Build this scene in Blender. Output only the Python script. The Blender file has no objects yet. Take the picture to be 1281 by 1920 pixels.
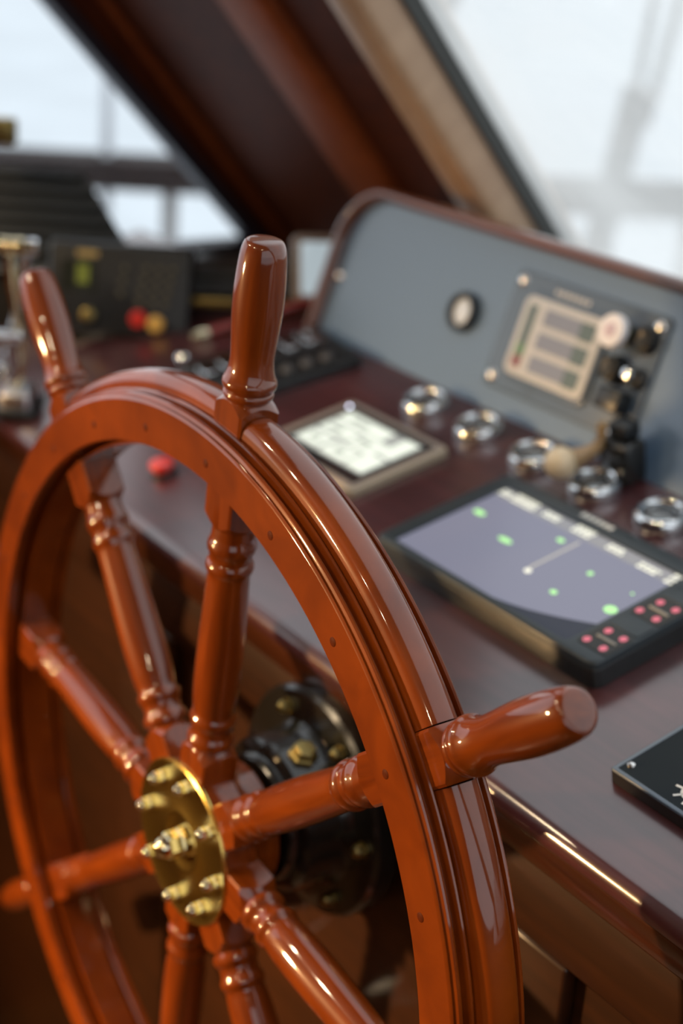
import bpy, bmesh, math, random
from mathutils import Matrix, Vector
random.seed(7)
S = bpy.context.scene
COL = S.collection

# ------------------------------------------------------------------ camera
cam_d = bpy.data.cameras.new('camera')
cam = bpy.data.objects.new('camera', cam_d); COL.objects.link(cam)
RX, DX, FX = Vector((0.56831, 0.82027, 0.06466)), Vector((0.34133, -0.16351, -0.92561)), Vector((-0.74868, 0.54811, -0.37291))
cam.matrix_world = Matrix(((RX.x, -DX.x, -FX.x, 0.73598), (RX.y, -DX.y, -FX.y, -0.43999), (RX.z, -DX.z, -FX.z, 0.58447), (0, 0, 0, 1)))
cam_d.sensor_fit = 'VERTICAL'; cam_d.sensor_height = 36.0; cam_d.sensor_width = 24.0
cam_d.lens = 2810.66 / 1920 * 36
cam_d.clip_start = 0.02; cam_d.clip_end = 500
cam_d.dof.use_dof = True; cam_d.dof.focus_distance = 0.78; cam_d.dof.aperture_fstop = 3.6
S.camera = cam

# ------------------------------------------------------------------ world, exposure
S.view_settings.view_transform = 'Standard'; S.view_settings.look = 'None'
S.view_settings.gamma = 1.0; S.view_settings.use_curve_mapping = False
S.view_settings.exposure = 0.0
W = bpy.data.worlds.new('overcast'); S.world = W; W.use_nodes = True
bg = W.node_tree.nodes['Background']; bg.inputs[0].default_value = (0.90, 0.95, 1.0, 1); bg.inputs[1].default_value = 1.3

# ------------------------------------------------------------------ lamps of the wheelhouse (positions; fittings are built further down)
LAMP_Z = 1.02
LAMPS = [(-0.62, -0.72, 4.5), (-0.46, -0.84, 3.5), (0.10, -1.05, 2.2), (0.28, -1.12, 2.0), (0.95, -0.75, 1.6), (1.05, -0.92, 1.6)]
SCONCES = [(-0.95, -1.40, 0.20, 6.2)]                      # wall lamp on the port side, out of the picture

# ------------------------------------------------------------------ materials
MATS = {}
def mat(name, color, rough=0.4, metal=0.0, coat=0.0, coat_rough=0.05, emit=None, estr=0.0, spec=0.5, noise=None, bump=0.0):
    m = bpy.data.materials.new(name); m.use_nodes = True; nt = m.node_tree; b = nt.nodes['Principled BSDF']
    b.inputs['Base Color'].default_value = (*color, 1); b.inputs['Roughness'].default_value = rough
    b.inputs['Metallic'].default_value = metal; b.inputs['Coat Weight'].default_value = coat
    b.inputs['Coat Roughness'].default_value = coat_rough; b.inputs['Specular IOR Level'].default_value = spec
    if emit: b.inputs['Emission Color'].default_value = (*emit, 1); b.inputs['Emission Strength'].default_value = estr
    if noise:
        sc, amt = noise
        tc = nt.nodes.new('ShaderNodeTexCoord'); n = nt.nodes.new('ShaderNodeTexNoise'); n.inputs['Scale'].default_value = sc; n.inputs['Detail'].default_value = 4
        nt.links.new(tc.outputs['Object'], n.inputs['Vector'])
        r = nt.nodes.new('ShaderNodeValToRGB'); nt.links.new(n.outputs['Fac'], r.inputs['Fac'])
        r.color_ramp.elements[0].color = (*[c * (1 - amt) for c in color], 1); r.color_ramp.elements[1].color = (*[min(1, c * (1 + amt)) for c in color], 1)
        r.color_ramp.elements[0].position = .3; r.color_ramp.elements[1].position = .7
        nt.links.new(r.outputs['Color'], b.inputs['Base Color'])
        if bump:
            bp = nt.nodes.new('ShaderNodeBump'); bp.inputs['Strength'].default_value = bump; bp.inputs['Distance'].default_value = 0.002
            nt.links.new(n.outputs['Fac'], bp.inputs['Height']); nt.links.new(bp.outputs['Normal'], b.inputs['Normal'])
    MATS[name] = m; return m

def wood(name, dark, light, stretch=(60, 60, 6), rough=0.35, coat=1.0, coat_rough=0.06, big=3.0, spec=0.5, coat_ior=1.6):
    m = bpy.data.materials.new(name); m.use_nodes = True; nt = m.node_tree; b = nt.nodes['Principled BSDF']; L = nt.links.new
    tc = nt.nodes.new('ShaderNodeTexCoord'); mp = nt.nodes.new('ShaderNodeMapping'); mp.inputs['Scale'].default_value = stretch
    n1 = nt.nodes.new('ShaderNodeTexNoise'); n1.inputs['Scale'].default_value = 1.5; n1.inputs['Detail'].default_value = 6; n1.inputs['Distortion'].default_value = 0.6
    n2 = nt.nodes.new('ShaderNodeTexNoise'); n2.inputs['Scale'].default_value = big; n2.inputs['Detail'].default_value = 2
    L(tc.outputs['Object'], mp.inputs['Vector']); L(mp.outputs['Vector'], n1.inputs['Vector']); L(tc.outputs['Object'], n2.inputs['Vector'])
    ad = nt.nodes.new('ShaderNodeMath'); ad.operation = 'MULTIPLY_ADD'; ad.inputs[1].default_value = 0.55
    L(n2.outputs['Fac'], ad.inputs[0])
    ml = nt.nodes.new('ShaderNodeMath'); ml.operation = 'MULTIPLY'; ml.inputs[1].default_value = 0.5; L(n1.outputs['Fac'], ml.inputs[0]); L(ml.outputs[0], ad.inputs[2])
    r = nt.nodes.new('ShaderNodeValToRGB'); L(ad.outputs[0], r.inputs['Fac'])
    r.color_ramp.elements[0].color = (*dark, 1); r.color_ramp.elements[0].position = .36
    r.color_ramp.elements[1].color = (*light, 1); r.color_ramp.elements[1].position = .68
    L(r.outputs['Color'], b.inputs['Base Color']); b.inputs['Roughness'].default_value = rough
    b.inputs['Coat Weight'].default_value = coat; b.inputs['Coat Roughness'].default_value = coat_rough; b.inputs['Specular IOR Level'].default_value = spec; b.inputs['Coat IOR'].default_value = coat_ior
    MATS[name] = m; return m

def pane(name, haze, tint, rough=0.02, scale=4.0):
    """window glass: clear pane with a procedural film of salt and dirt"""
    m = bpy.data.materials.new(name); m.use_nodes = True; nt = m.node_tree; nt.nodes.clear(); L = nt.links.new
    out = nt.nodes.new('ShaderNodeOutputMaterial'); tr = nt.nodes.new('ShaderNodeBsdfTransparent'); gl = nt.nodes.new('ShaderNodeBsdfGlossy'); gl.inputs['Roughness'].default_value = rough
    fr = nt.nodes.new('ShaderNodeFresnel'); fr.inputs['IOR'].default_value = 1.3
    tl = nt.nodes.new('ShaderNodeBsdfTranslucent'); tl.inputs['Color'].default_value = (*tint, 1)
    m1 = nt.nodes.new('ShaderNodeMixShader'); m2 = nt.nodes.new('ShaderNodeMixShader')
    tc = nt.nodes.new('ShaderNodeTexCoord'); n = nt.nodes.new('ShaderNodeTexNoise'); n.inputs['Scale'].default_value = scale; n.inputs['Detail'].default_value = 7; n.inputs['Distortion'].default_value = 1.5
    L(tc.outputs['Object'], n.inputs['Vector'])
    mr = nt.nodes.new('ShaderNodeMapRange'); mr.inputs['From Min'].default_value = .3; mr.inputs['From Max'].default_value = .7; mr.inputs['To Min'].default_value = haze * .75; mr.inputs['To Max'].default_value = haze * 1.25
    L(n.outputs['Fac'], mr.inputs['Value'])
    L(mr.outputs['Result'], m1.inputs['Fac']); L(tr.outputs[0], m1.inputs[1]); L(tl.outputs[0], m1.inputs[2])
    L(fr.outputs[0], m2.inputs['Fac']); L(m1.outputs[0], m2.inputs[1]); L(gl.outputs[0], m2.inputs[2]); L(m2.outputs[0], out.inputs['Surface'])
    MATS[name] = m; return m

M_WHEEL = wood('varnished_teak', (0.095, 0.014, 0.0010), (0.27, 0.050, 0.0025), stretch=(70, 70, 7), rough=0.4, coat_rough=0.06, spec=0.15)
M_RING = wood('varnished_teak_ring', (0.11, 0.017, 0.0010), (0.27, 0.049, 0.0025), stretch=(16, 16, 16), rough=0.4, coat_rough=0.06, spec=0.15)
M_PLUG = wood('teak_plug', (0.05, 0.008, 0.001), (0.13, 0.022, 0.003), stretch=(80, 80, 80), rough=0.6, coat=0.0, spec=0.1)
M_DASH = wood('mahogany_dashboard', (0.034, 0.010, 0.012), (0.085, 0.025, 0.030), stretch=(5, 60, 60), rough=0.4, coat=1.0, coat_rough=0.20, big=6, coat_ior=1.9, spec=0.2)
M_EDGE = wood('mahogany_edge', (0.032, 0.009, 0.003), (0.065, 0.018, 0.006), stretch=(5, 60, 60), rough=0.3, coat=1.0, coat_rough=0.12)
M_CONS = wood('console_wood', (0.016, 0.005, 0.0012), (0.042, 0.012, 0.0025), stretch=(5, 40, 60), rough=0.5, coat=0.35, coat_rough=0.2, spec=0.2)
M_WALL = wood('wall_mahogany', (0.045, 0.010, 0.0035), (0.095, 0.021, 0.006), stretch=(30, 30, 5), rough=0.55, coat=0.0, spec=0.12)
M_STRIP = wood('orange_strip', (0.17, 0.038, 0.009), (0.27, 0.065, 0.015), stretch=(30, 30, 4), rough=0.5, coat=0.0, spec=0.2)
M_LITJAMB = wood('lit_jamb_wood', (0.42, 0.26, 0.15), (0.55, 0.36, 0.22), stretch=(30, 30, 4), rough=0.45, coat=0.4, coat_rough=0.2)
M_TRIMW = wood('panel_trim_wood', (0.10, 0.035, 0.022), (0.17, 0.06, 0.035), stretch=(5, 40, 40), rough=0.3, coat=1.0, coat_rough=0.12)
M_BACKW = wood('back_wall_wood', (0.22, 0.11, 0.045), (0.34, 0.18, 0.075), stretch=(30, 30, 5), rough=0.5, coat=0.2)
M_FRAMED = mat('dark_window_frame', (0.020, 0.016, 0.030), 0.5)
M_GASKET = mat('black_gasket', (0.06, 0.065, 0.062), 0.6)
M_PANEL = mat('grey_panel', (0.098, 0.160, 0.250), 0.32, coat=0.8, coat_rough=0.25, noise=(300, 0.06))
M_PLATE = mat('grey_plate', (0.078, 0.11, 0.155), 0.25, coat=0.5)
M_CHROME = mat('chrome', (0.80, 0.82, 0.84), 0.07, 1.0)
M_STEEL = mat('steel', (0.75, 0.74, 0.72), 0.2, 1.0)
M_BRASS = mat('polished_brass', (0.86, 0.64, 0.18), 0.22, 1.0)
M_BRASS2 = mat('brass_bolt', (0.84, 0.74, 0.50), 0.07, 1.0)
M_OLDBRASS = mat('aged_brass', (0.30, 0.235, 0.09), 0.35, 1.0)
M_BLACK = mat('black_plastic', (0.012, 0.014, 0.016), 0.35, noise=(200, 0.2))
M_BLACKG = mat('black_paint', (0.010, 0.010, 0.009), 0.22, coat=0.5, coat_rough=0.1)
M_BEZEL = mat('bezel_plastic', (0.020, 0.030, 0.038), 0.38)
M_KEY = mat('key_plastic', (0.022, 0.022, 0.021), 0.5)
M_KEYP = mat('keypad_print', (0.12, 0.11, 0.07), 0.5)
M_GLASS = mat('screen_glass', (0.012, 0.014, 0.026), 0.3, coat=0.2, coat_rough=0.15, spec=0.2, emit=(0.2, 0.25, 0.45), estr=0.05)
M_RADAR = mat('radar_sweep', (0.03, 0.03, 0.04), 0.3, coat=0.25, coat_rough=0.15, spec=0.2, emit=(0.44, 0.45, 0.60), estr=0.48)
M_SMALLBODY = mat('grey_bezel', (0.30, 0.26, 0.24), 0.4)
M_SMALLRIM = mat('beige_rim', (0.40, 0.34, 0.26), 0.4)
M_DARKBEZ = mat('dark_screen', (0.02, 0.024, 0.028), 0.12, coat=1.0, coat_rough=0.02)
M_LIT = mat('lit_screen', (0.3, 0.3, 0.3), 0.3, emit=(0.90, 1.0, 0.86), estr=0.85)
M_LITDIM = mat('lit_screen_dim', (0.2, 0.2, 0.2), 0.3, emit=(0.62, 0.70, 0.68), estr=0.35)
M_INK = mat('screen_ink', (0.1, 0.1, 0.1), 0.3, emit=(0.45, 0.52, 0.46), estr=0.45)
M_LED = mat('blue_white_led', (0.5, 0.5, 0.6), 0.3, emit=(0.75, 0.8, 1.0), estr=6.0)
M_TXT = mat('screen_text', (0.3, 0.3, 0.3), 0.3, emit=(1.0, 1.0, 0.80), estr=0.95)
M_ECHO = mat('radar_echo', (0.1, 0.3, 0.1), 0.3, emit=(0.52, 1.0, 0.38), estr=0.95)
M_HEAD = mat('heading_line', (0.2, 0.2, 0.2), 0.3, emit=(0.62, 0.58, 0.50), estr=0.62)
M_BAR = mat('status_bar', (0.1, 0.1, 0.1), 0.2, emit=(0.50, 0.50, 0.54), estr=0.42)
M_REDKEY = mat('red_backlight', (0.3, 0.05, 0.07), 0.4, emit=(1.0, 0.24, 0.33), estr=0.55)
M_BARKEY = mat('key_mark', (0.30, 0.28, 0.24), 0.4)
M_PRINT = mat('white_print', (0.80, 0.80, 0.76), 0.5)
M_CREAM = mat('cream_frame', (0.54, 0.55, 0.56), 0.4)
M_LAV = mat('lavender_field', (0.22, 0.25, 0.33), 0.4)
M_TEAL = mat('teal_field', (0.10, 0.15, 0.16), 0.4)
M_GREEN = mat('green_field', (0.10, 0.22, 0.12), 0.4)
M_RED = mat('dull_red_field', (0.22, 0.06, 0.07), 0.4)
M_WHITE = mat('white_plastic', (0.85, 0.83, 0.85), 0.3, coat=0.4)
M_PINK = mat('pink_plastic', (0.60, 0.48, 0.55), 0.4)
M_BALL = mat('cream_ball', (0.80, 0.64, 0.42), 0.3, coat=0.6, coat_rough=0.1)
M_ARM = mat('tan_arm', (0.36, 0.22, 0.09), 0.35, coat=0.5)
M_REDB = mat('red_button', (0.65, 0.03, 0.02), 0.3, coat=0.5)
M_ORANGEB = mat('amber_button', (0.70, 0.42, 0.10), 0.3, coat=0.5)
M_DIAL = mat('white_dial', (0.70, 0.77, 0.86), 0.3, coat=1.0, coat_rough=0.02)
M_DDIAL = mat('dark_dial', (0.03, 0.032, 0.035), 0.3)
M_DOME = mat('gauge_dome', (0.05, 0.055, 0.06), 0.05, coat=1.0, coat_rough=0.02, spec=1.0)
M_RIB = mat('black_ribbed', (0.014, 0.018, 0.020), 0.4)
M_LEDGE = mat('black_ledge', (0.022, 0.022, 0.020), 0.3)
M_LABEL = mat('gold_label', (0.50, 0.36, 0.13), 0.4)
M_LCD = mat('green_lcd', (0.08, 0.09, 0.02), 0.3, emit=(0.40, 0.42, 0.04), estr=0.22)
M_REDPEN = mat('dark_red_pen', (0.22, 0.02, 0.015), 0.3, coat=0.6)
M_CEIL = mat('cream_headliner', (0.50, 0.42, 0.33), 0.7, noise=(40, 0.05))
M_FLOOR = wood('floor_teak', (0.10, 0.045, 0.012), (0.17, 0.08, 0.022), stretch=(40, 4, 40), rough=0.45, coat=0.4, coat_rough=0.2)
M_PALEPAINT = mat('pale_paint', (0.62, 0.66, 0.70), 0.5)
M_GREYPAINT = mat('grey_paint', (0.34, 0.33, 0.32), 0.5)
M_STAY = mat('grey_stay', (0.20, 0.20, 0.195), 0.6)
M_RAILW = wood('rail_wood', (0.016, 0.009, 0.008), (0.028, 0.015, 0.012), stretch=(20, 20, 20), rough=0.6, coat=0.0, spec=0.1)
M_DECK = mat('white_deck', (0.80, 0.82, 0.84), 0.7, noise=(6, 0.05))
M_SEA = mat('grey_sea', (0.62, 0.68, 0.72), 0.5, noise=(0.6, 0.08))
M_PANE_R = pane('salty_glass', 0.62, (0.88, 0.88, 0.85))
M_PANE_L = pane('clear_glass', 0.02, (0.9, 0.92, 0.95))

# ------------------------------------------------------------------ mesh helpers
def new_obj(name, verts, faces, m, parent=None, smooth=False, matrix=None, auto=None):
    me = bpy.data.meshes.new(name); me.from_pydata([tuple(v) for v in verts], [], faces); me.validate()
    bm = bmesh.new(); bm.from_mesh(me); bmesh.ops.recalc_face_normals(bm, faces=bm.faces); bm.to_mesh(me); bm.free()
    me.materials.append(m)
    if smooth:
        me.polygons.foreach_set('use_smooth', [True] * len(me.polygons))
        me.set_sharp_from_angle(angle=math.radians(auto or 40))
    ob = bpy.data.objects.new(name, me); COL.objects.link(ob)
    if parent: ob.parent = parent
    if matrix is not None: ob.matrix_local = matrix
    return ob

def bm_obj(name, bm, m, parent=None, smooth=False, matrix=None, auto=40):
    bmesh.ops.recalc_face_normals(bm, faces=bm.faces)
    me = bpy.data.meshes.new(name); bm.to_mesh(me); bm.free(); me.materials.append(m)
    if smooth:
        me.polygons.foreach_set('use_smooth', [True] * len(me.polygons)); me.set_sharp_from_angle(angle=math.radians(auto))
    ob = bpy.data.objects.new(name, me); COL.objects.link(ob)
    if parent: ob.parent = parent
    if matrix is not None: ob.matrix_local = matrix
    return ob

def link_copy(ob, parent, matrix=None):
    c = ob.copy(); COL.objects.link(c); c.parent = parent
    if matrix is not None: c.matrix_local = matrix
    return c

def copy_tree(root, matrix, label=None):
    r = root.copy(); COL.objects.link(r); r.matrix_world = matrix
    if label: r['label'] = label
    for ch in [o for o in COL.objects if o.parent == root]:
        c = ch.copy(); COL.objects.link(c); c.parent = r
        for g in [o for o in COL.objects if o.parent == ch]:
            d = g.copy(); COL.objects.link(d); d.parent = c
    return r

def empty(name, matrix, label, cat, group=None):
    e = bpy.data.objects.new(name, None); COL.objects.link(e); e.empty_display_size = .05
    e.matrix_world = matrix; e['label'] = label; e['category'] = cat
    if group: e['group'] = group
    return e

def tag(o, label, cat, group=None):
    o['label'] = label; o['category'] = cat
    if group: o['group'] = group
    return o

def struct(o, label=None):
    o['kind'] = 'structure'
    if label: o['label'] = label
    return o

def T(x, y, z): return Matrix.Translation((x, y, z))

def lathe_data(prof, seg=48, axis='Z'):
    """profile of (radius, height); closes with a pole when radius is 0"""
    vs, fs, rings = [], [], []
    for r, h in prof:
        if r < 1e-7:
            rings.append([len(vs)]); vs.append((0, 0, h))
        else:
            k = len(vs); rings.append(list(range(k, k + seg)))
            vs += [(r * math.cos(2 * math.pi * i / seg), r * math.sin(2 * math.pi * i / seg), h) for i in range(seg)]
    for a, b in zip(rings, rings[1:]):
        for i in range(seg):
            j = (i + 1) % seg
            if len(a) == 1 and len(b) == 1: continue
            if len(a) == 1: fs.append((a[0], b[i], b[j]))
            elif len(b) == 1: fs.append((a[i], a[j], b[0]))
            else: fs.append((a[i], a[j], b[j], b[i]))
    if axis == 'Y': vs = [(x, z, -y) for x, y, z in vs]     # heights along +Y
    return vs, fs

def lathe(name, prof, m, parent=None, matrix=None, seg=48, axis='Z', auto=35):
    vs, fs = lathe_data(prof, seg, axis)
    return new_obj(name, vs, fs, m, parent, True, matrix, auto)

def box_bm(bm, x0, x1, y0, y1, z0, z1, bev=0.0, seg=2):
    r = bmesh.ops.create_cube(bm, size=1.0)
    vs = r['verts']
    bmesh.ops.scale(bm, verts=vs, vec=(x1 - x0, y1 - y0, z1 - z0)); bmesh.ops.translate(bm, verts=vs, vec=((x0 + x1) / 2, (y0 + y1) / 2, (z0 + z1) / 2))
    if bev: bmesh.ops.bevel(bm, geom=list({e for v in vs for e in v.link_edges}), offset=bev, segments=seg, affect='EDGES', profile=.5)

def box(name, x0, x1, y0, y1, z0, z1, m, parent=None, matrix=None, bev=0.0, seg=2):
    bm = bmesh.new(); box_bm(bm, x0, x1, y0, y1, z0, z1, bev, seg)
    return bm_obj(name, bm, m, parent, bev > 0, matrix, 50)

def rrect(x0, x1, y0, y1, r, n=6):
    pts = []
    for cx, cy, a0 in ((x1 - r, y1 - r, 0), (x0 + r, y1 - r, 90), (x0 + r, y0 + r, 180), (x1 - r, y0 + r, 270)):
        for i in range(n + 1):
            a = math.radians(a0 + 90 * i / n); pts.append((cx + r * math.cos(a), cy + r * math.sin(a)))
    return pts

def plate(name, pts, z0, z1, m, parent=None, matrix=None, bev=0.0, holes=None):
    """extruded outline, with a rounded top edge (bev), optional inner outline of the same point count (frame)"""
    n = len(pts); vs, fs = [], []
    cx = sum(p[0] for p in pts) / n; cy = sum(p[1] for p in pts) / n
    def off(pl, d):
        out = []
        for i, p in enumerate(pl):
            a, b = Vector(pl[i - 1]), Vector(pl[(i + 1) % len(pl)]); t = (b - a)
            if t.length < 1e-9: out.append(p); continue
            t.normalize(); nrm = Vector((-t.y, t.x))
            out.append((p[0] + nrm.x * d, p[1] + nrm.y * d))
        return out
    layers = [(pts, z0), (pts, z1 - bev)]
    if bev:
        for k in (1, 2, 3):
            a = math.pi / 2 * k / 3; layers.append((off(pts, bev * (1 - math.cos(a))), z1 - bev + bev * math.sin(a)))
    for pl, z in layers: vs += [(x, y, z) for x, y in pl]
    nl = len(layers)
    for l in range(nl - 1):
        for i in range(n):
            j = (i + 1) % n; fs.append((l * n + i, l * n + j, (l + 1) * n + j, (l + 1) * n + i))
    if holes is None:
        fs.append(tuple(range((nl - 1) * n, nl * n))); fs.append(tuple(reversed(range(n))))
    else:
        k = len(vs); vs += [(x, y, z1) for x, y in holes] + [(x, y, z0) for x, y in holes]
        for i in range(n):
            j = (i + 1) % n; t0 = (nl - 1) * n
            fs += [(t0 + i, t0 + j, k + j, k + i), (k + i, k + j, k + n + j, k + n + i), (k + n + i, k + n + j, j, i)]
    return new_obj(name, vs, fs, m, parent, True, matrix, 50)

def tube(name, path, radii, m, parent=None, matrix=None, seg=16, caps=True):
    """round tube through points with a radius for each"""
    pts = [Vector(p) for p in path]; vs, fs = [], []
    up = Vector((0.13, 0.21, 0.97))
    for i, p in enumerate(pts):
        t = (pts[min(i + 1, len(pts) - 1)] - pts[max(i - 1, 0)]).normalized()
        a = t.cross(up).normalized() if abs(t.dot(up)) < .98 else t.cross(Vector((1, 0, 0))).normalized(); b = t.cross(a)
        r = radii[i] if isinstance(radii, (list, tuple)) else radii
        vs += [p + (a * math.cos(2 * math.pi * k / seg) + b * math.sin(2 * math.pi * k / seg)) * r for k in range(seg)]
    for i in range(len(pts) - 1):
        for k in range(seg):
            l = (k + 1) % seg; fs.append((i * seg + k, i * seg + l, (i + 1) * seg + l, (i + 1) * seg + k))
    if caps: fs.append(tuple(range(seg))); fs.append(tuple(range((len(pts) - 1) * seg, len(pts) * seg)))
    return new_obj(name, vs, fs, m, parent, True, matrix, 50)

def axis_matrix(origin, zdir, xhint=(1, 0, 0)):
    z = Vector(zdir).normalized(); x = Vector(xhint); x = (x - z * x.dot(z)).normalized(); y = z.cross(x)
    return Matrix(((x.x, y.x, z.x, origin[0]), (x.y, y.y, z.y, origin[1]), (x.z, y.z, z.z, origin[2]), (0, 0, 0, 1)))

# ------------------------------------------------------------------ frames of reference
A = 0.2233                                   # slope of the dashboard
O = Vector((0, 0.0888, 0.110)); U = Vector((0, math.cos(A), math.sin(A))); N = Vector((0, -math.sin(A), math.cos(A)))
MD = Matrix(((1, 0, 0, 0), (0, U.y, N.y, O.y), (0, U.z, N.z, O.z), (0, 0, 0, 1)))        # x, along slope, height
PT = math.radians(18); PB = O + U * 0.3264
MP = Matrix(((1, 0, 0, 0), (0, math.sin(PT), -math.cos(PT), PB.y), (0, math.cos(PT), math.sin(PT), PB.z), (0, 0, 0, 1)))   # x, up the panel, out of the panel
RK = math.radians(42); WB = Vector((0, 0.594, 0.25))
MW = Matrix(((1, 0, 0, 0), (0, -math.sin(RK), -math.cos(RK), WB.y), (0, math.cos(RK), -math.sin(RK), WB.z), (0, 0, 0, 1)))  # x, up the windscreen, into the cabin
MW = axis_matrix(WB, (0, -math.cos(RK), -math.sin(RK)))   # local z points into the cabin, local y up the screen
def dash(x, s, h=0.0): return MD @ T(x, s, h)
def panel(x, v, h=0.0): return MP @ T(x, v, h)

# ================================================================== the setting
XL, XR, YB, ZF, ZC = -0.95, 1.35, -1.9, -0.95, 1.05
struct(box('floor', XL, XR, YB, 1.3, ZF - .04, ZF, M_FLOOR))
struct(box('ceiling', XL - .04, XR + .04, YB, 0.03, ZC, ZC + .04, M_CEIL))
struct(box('wall_back', XL, XR, YB - .04, YB, ZF, ZC, M_BACKW))

def prism_x(bm, poly, x0, x1):
    """polygon in (y, z) extruded along x"""
    n = len(poly); a = [bm.verts.new((x0, y, z)) for y, z in poly]; b = [bm.verts.new((x1, y, z)) for y, z in poly]
    bm.faces.new(a); bm.faces.new(list(reversed(b)))
    for i in range(n): bm.faces.new((a[i], b[i], b[(i + 1) % n], a[(i + 1) % n]))

def screen_y(z): return WB.y - (z - WB.z) * math.tan(RK)
def jamb_y(z): return 0.345 + (0.465 - z) * 0.974
SILL, HEAD, REAR = 0.15, 0.96, -1.15
for nm, xa, xb in (('wall_left', XL - .025, XL), ('wall_right', XR, XR + .025)):
    bm = bmesh.new()
    prism_x(bm, [(YB, ZF), (screen_y(SILL), ZF), (screen_y(SILL), SILL), (YB, SILL)], xa, xb)
    prism_x(bm, [(YB, HEAD), (screen_y(HEAD), HEAD), (screen_y(ZC), ZC), (YB, ZC)], xa, xb)
    prism_x(bm, [(YB, SILL), (REAR, SILL), (REAR, HEAD), (YB, HEAD)], xa, xb)
    prism_x(bm, [(jamb_y(SILL), SILL), (screen_y(SILL), SILL), (screen_y(HEAD), HEAD), (jamb_y(HEAD), HEAD)], xa, xb)
    struct(bm_obj(nm, bm, M_WALL))

# side windows: dark frame strips and glass
def side_window(name, x0, x1, xg, m_pane):
    e = bpy.data.objects.new(name, None); COL.objects.link(e); e['kind'] = 'structure'
    f = 0.018
    for poly in ([(jamb_y(SILL) - f * 1.3, SILL), (jamb_y(SILL), SILL), (jamb_y(HEAD), HEAD), (jamb_y(HEAD) - f * 1.3, HEAD)],
                 [(REAR, SILL), (jamb_y(SILL), SILL), (jamb_y(SILL + f), SILL + f), (REAR, SILL + f)],
                 [(REAR, HEAD - f), (jamb_y(HEAD - f), HEAD - f), (jamb_y(HEAD), HEAD), (REAR, HEAD)],
                 [(REAR, SILL), (REAR + f, SILL), (REAR + f, HEAD), (REAR, HEAD)]):
        bm = bmesh.new(); prism_x(bm, poly, x0, x1); bm_obj('window_frame', bm, M_FRAMED, e)
    g = [(REAR, SILL), (jamb_y(SILL), SILL), (jamb_y(HEAD), HEAD), (REAR, HEAD)]
    bm = bmesh.new(); bm.faces.new([bm.verts.new((xg, y, z)) for y, z in g]); bm_obj('pane', bm, m_pane, e)
side_window('window_1', XL - .026, XL + .010, XL - .015, M_PANE_L)
side_window('window_2', XR - .010, XR + .026, XR + .015, M_PANE_L)

# corner pillar between the side window and the windscreen, raked like the windscreen
pil = bpy.data.objects.new('trim_1', None); COL.objects.link(pil); pil['kind'] = 'structure'; pil.matrix_world = MW
pil['label'] = 'wide raked mahogany corner pillar between the two windows'
WJ, WLO, WHI, WQ = -0.354, -0.32, 1.08, 0.40
box('pillar_board', XL - .03, -0.631, WLO, WQ, -.06, 0.0, M_WALL, pil)
box('pillar_board', -0.529, -0.405, WLO, WQ, -.06, 0.0, M_WALL, pil)
box('raised_strip', -0.631, -0.529, WLO, WQ, -.06, 0.014, M_STRIP, pil, bev=.012, seg=3)  # raised strip in a lighter orange tone than the boards
box('raised_strip', XL + .004, XL + .026, WLO, WHI, 0.0, .012, M_STRIP, pil, bev=.006)
box('casing', -0.405, WJ, WLO, WHI, -.06, 0.018, M_LITJAMB, pil, bev=.010, seg=3)  # jamb edge; window light falling on it is put into the pale colour
box('header', XL - .03, -0.405, WQ, WQ + .03, -.06, .012, M_WALL, pil)
# windscreen
ws = bpy.data.objects.new('window_3', None); COL.objects.link(ws); ws['kind'] = 'structure'; ws.matrix_world = MW
new_obj('pane', [(WJ, WLO, -.035), (XR, WLO, -.035), (XR, WHI, -.035), (WJ, WHI, -.035)], [(0, 1, 2, 3)], M_PANE_R, ws)
new_obj('added_quarter_pane', [(XL, WQ + .03, -.035), (-0.405, WQ + .03, -.035), (-0.405, 1.0, -.035), (XL, 1.0, -.035)], [(0, 1, 2, 3)], M_PANE_L, ws)  # unseen glazing above the pillar, added so the dashboard reflects more sky
box('window_frame', XL, WJ, 1.0, WHI, -.06, 0.01, M_WALL, ws)
box('gasket', WJ, WJ + .005, WLO, WHI, -.05, -.02, M_GASKET, ws)
box('window_frame', WJ, XR, 1.0, WHI, -.06, 0.01, M_WALL, ws)
box('window_frame', WJ, XR, WLO, -0.10, -.06, 0.01, M_WALL, ws)
box('window_frame', XR - .06, XR, WLO, WHI, -.06, 0.01, M_WALL, ws)
# wall under the windscreen, hidden behind the console
struct(box('wall_front', XL, XR, .80, .84, ZF, 0.06, M_WALL))

# ================================================================== ship's wheel
TH0 = 0.1123
wheel = empty('ship_helm', Matrix.Identity(4), 'large varnished wooden ship steering wheel with eight turned spokes and brass hub', 'steering wheel')

half = [(.2985, -.0242), (.2996, -.0239), (.3004, -.0232), (.3002, -.0226), (.2996, -.0223), (.3000, -.0221), (.3014, -.0220), (.3028, -.0214),
        (.3034, -.0204), (.3030, -.0193), (.3016, -.0187), (.2990, -.0184), (.2978, -.0176), (.2976, -.0166), (.2984, -.0157), (.3004, -.0153), (.3030, -.0151),
        (.3042, -.0145), (.3046, -.0136), (.3042, -.0128), (.3030, -.0125), (.3000, -.0124)]
inner = [(.2800, -.0124), (.2760, -.0130), (.2750, -.0150), (.2735, -.0160), (.2722, -.0164), (.2720, -.0175), (.2720, -.0234), (.2726, -.0242)]
ringp = half + inner
def ring(name, prof, sgn, m):
    p = [(r, y * sgn) for r, y in prof]; p = p + [p[0]]
    return lathe(name, p, m, wheel, seg=192, axis='Y', auto=30)
front_ring = ring('front_ring', ringp, 1, M_RING)
back_ring = ring('back_ring', ringp, -1, M_RING)

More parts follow.
